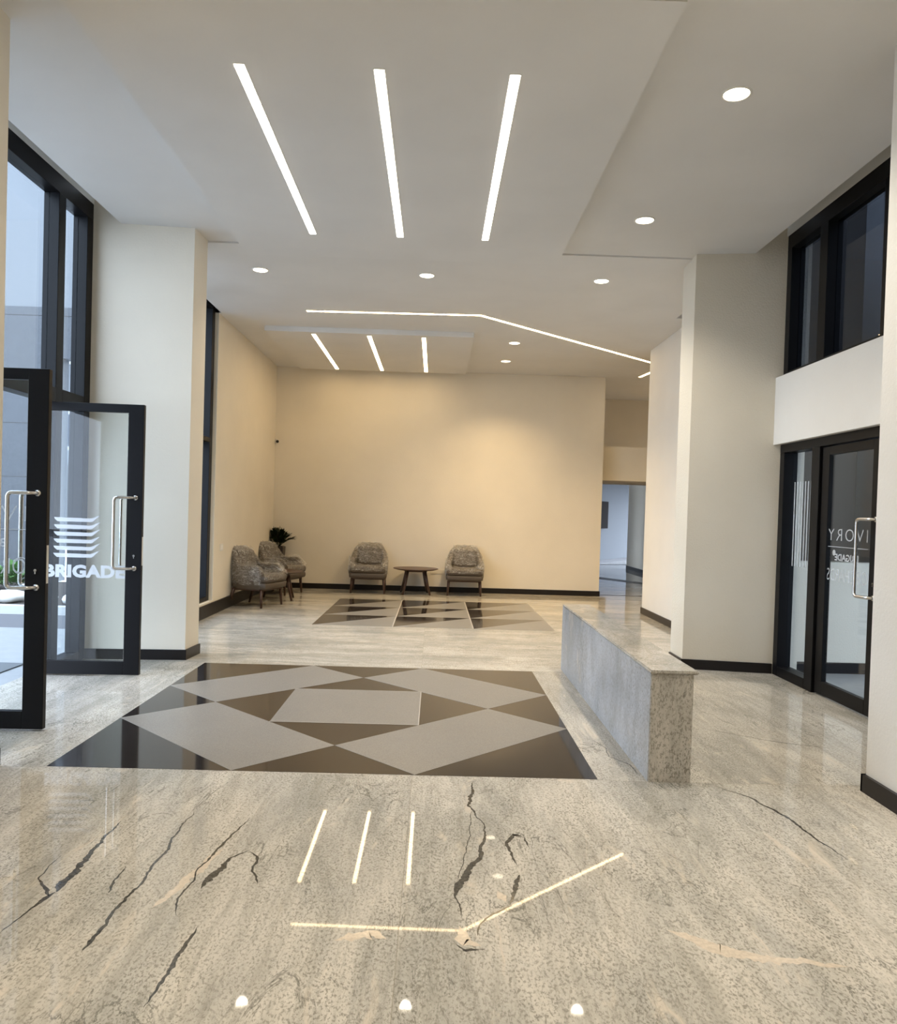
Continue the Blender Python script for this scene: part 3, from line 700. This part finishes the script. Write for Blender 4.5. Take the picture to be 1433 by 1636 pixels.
# ================================================================= OUTSIDE
struct('ground_outside', [(-40, -3.34, -20, 9.0, -.15, -.01)], M['paving'], 'pale paving outside the entrance', 'paving')
struct('ground_road', [(-40, -3.34, 9.0, 10.4, -.2, -.06), (-40, 40, 28.5, 60, -.2, -.06), (8.5, 40, -20, 28.5, -.2, -.06), (-40, 8.5, -30, -6.2, -.2, -.05)], M['asphalt'], 'dark driveway beyond the paving', 'road')
struct('ground_bed', [(-40, -3.34, 10.55, 14, -.2, .02)], M['soil'], 'planting bed along the grey wall', 'bed')
struct('trim_kerb', [(-40, -3.34, 10.4, 10.55, -.2, .05)], M['kerb'], 'grey kerb before the planting bed', 'kerb')
mt = boxes('door_mat', [(-.65, .65, -.55, .55, 0, .012)], M['mat'], bev=.004); mt.location = (-4.25, 6.45, -.01); tag(mt, 'dark grey entrance mat on the paving outside', 'mat')
gw = empty('grey_boundary_wall', (-14, 14.3, 0)); tag(gw, 'grey stone clad wall outside beyond the planting', 'wall')
boxes('cladding', [(-12, 7.25, -.15, .15, 0, 4.9), (7.25, 10.3, -.15, .15, 4.0, 4.9)], M['facade'], gw)
for z in (.9, 1.86, 2.82, 3.78, 4.74): boxes('cladding_joint', [(-12, 7.25 if z < 4 else 10.3, -.152, -.148, z, z+.015)], M['darkplastic'], gw)
boxes('upper_plaster', [(-12, 10.3, -.10, .15, 4.9, 9.5)], M['paleplaster'], gw)
fb = empty('pale_building', (-10, 24, 0)); tag(fb, 'distant pale blue building seen through the narrow side light', 'building')
boxes('facade', [(-9, 6.5, 0, 6, 0, 12)], M['paleplaster'], fb)
for zz in (3.0, 5.6, 8.0):
    for xx in (-6.5, -4, -1.2, -.1, 1.2): 
        wf = boxes('window', [(xx-.5, xx+.5, -.05, -.001, zz, zz+1.2)], M['kerb'], fb); boxes('pane', [(xx-.38, xx+.38, -.06, -.051, zz+.12, zz+1.08)], M['glassdark'], wf)
boxes('slatted_gate', [(-4+.16*k, -3.92+.16*k, -.08, -.01, 0, 2.6) for k in range(48)], M['kerb'], fb)
# pale boulders and shrubs in the bed
rk = None
ORD = ['leftmost', 'second from left', 'third from left', 'fourth from left', 'fifth from left', 'rightmost']
for i in range(6):
    x, y, s = -6.75+.44*i+random.uniform(-.03, .03), 11.0+random.uniform(-.04, .04), random.uniform(.13, .17)
    if rk is None:
        bm = bmesh.new(); bmesh.ops.create_icosphere(bm, subdivisions=2, radius=1)
        for v in bm.verts: v.co *= 1+.25*noise.noise(v.co*1.6); v.co.z *= .6
        o = rk = finish('boulder', bm, M['pebble'], None, True)
    else: o = rk.copy(); COL.objects.link(o)
    o.location = (x, y, .02+s*.5); o.scale = (s*1.3, s, s); o.rotation_euler = (0, 0, random.uniform(0, 6))
    tag(o, ORD[i]+' pale boulder in the planting bed outside the entrance', 'boulder', 'pale boulders outside the entrance')
sh0 = None
for i, (x, y) in enumerate(((-8.2, 12.6), (-6.8, 12.7), (-5.4, 12.6))):
    if sh0 is None:
        sh0 = o = empty('shrub'); foliage('foliage', o, 26, .45, .42, .0, M['leaf2'], .16, .06)
    else: o = copy_tree(sh0)
    o.location = (x, y, .02); o.rotation_euler = (0, 0, i*1.3)
    tag(o, ('left', 'middle', 'right')[i]+' low green shrub before the grey stone wall outside', 'shrub', 'green shrubs outside')
# right side: low stucco wall and dark court building beyond the right door
lw = boxes('low_stucco_wall', [(3.5, 8.2, 7.5, 7.7, 0, 1.08)], M['stucco']); tag(lw, 'low textured wall outside the right door', 'wall')
lsk = boxes('skirting', [(3.5, 8.2, 7.485, 7.4999, 0, .11)], M['skirt'], lw)
struct('ground_court', [(3.5, 8.5, -6.2, 9.7, -.1, .004)], M['paving'], 'pale paving outside the right door', 'paving')
cb = empty('court_building', (10, 9.2, 0)); tag(cb, 'dark grey building across the court outside the right door', 'building')
M['courtwall'] = stone('dark_court_render', (.05, .047, .045), .7, .1, 20)
boxes('facade', [(-6.4, 3, 0, .4, 0, 9), (-1, 3, -22, 0, 0, 9)], M['courtwall'], cb)
boxes('added_shade_slab', [(-6.5, 3, -6, .4, 6.0, 6.6)], M['courtwall'], cb)  # slab added over the court to hold back sky light
boxes('column', [(-5.02, -4.72, -.35, -.001, 0, 6.2)], M['paleplaster'], cb)
boxes('balcony_rail', [(-1.2, -1.15, -8, 0, 3.1, 3.15)]+[(-1.19, -1.16, -8+.4*k, -7.97+.4*k, 2.2, 3.1) for k in range(20)], M['kerb'], cb)
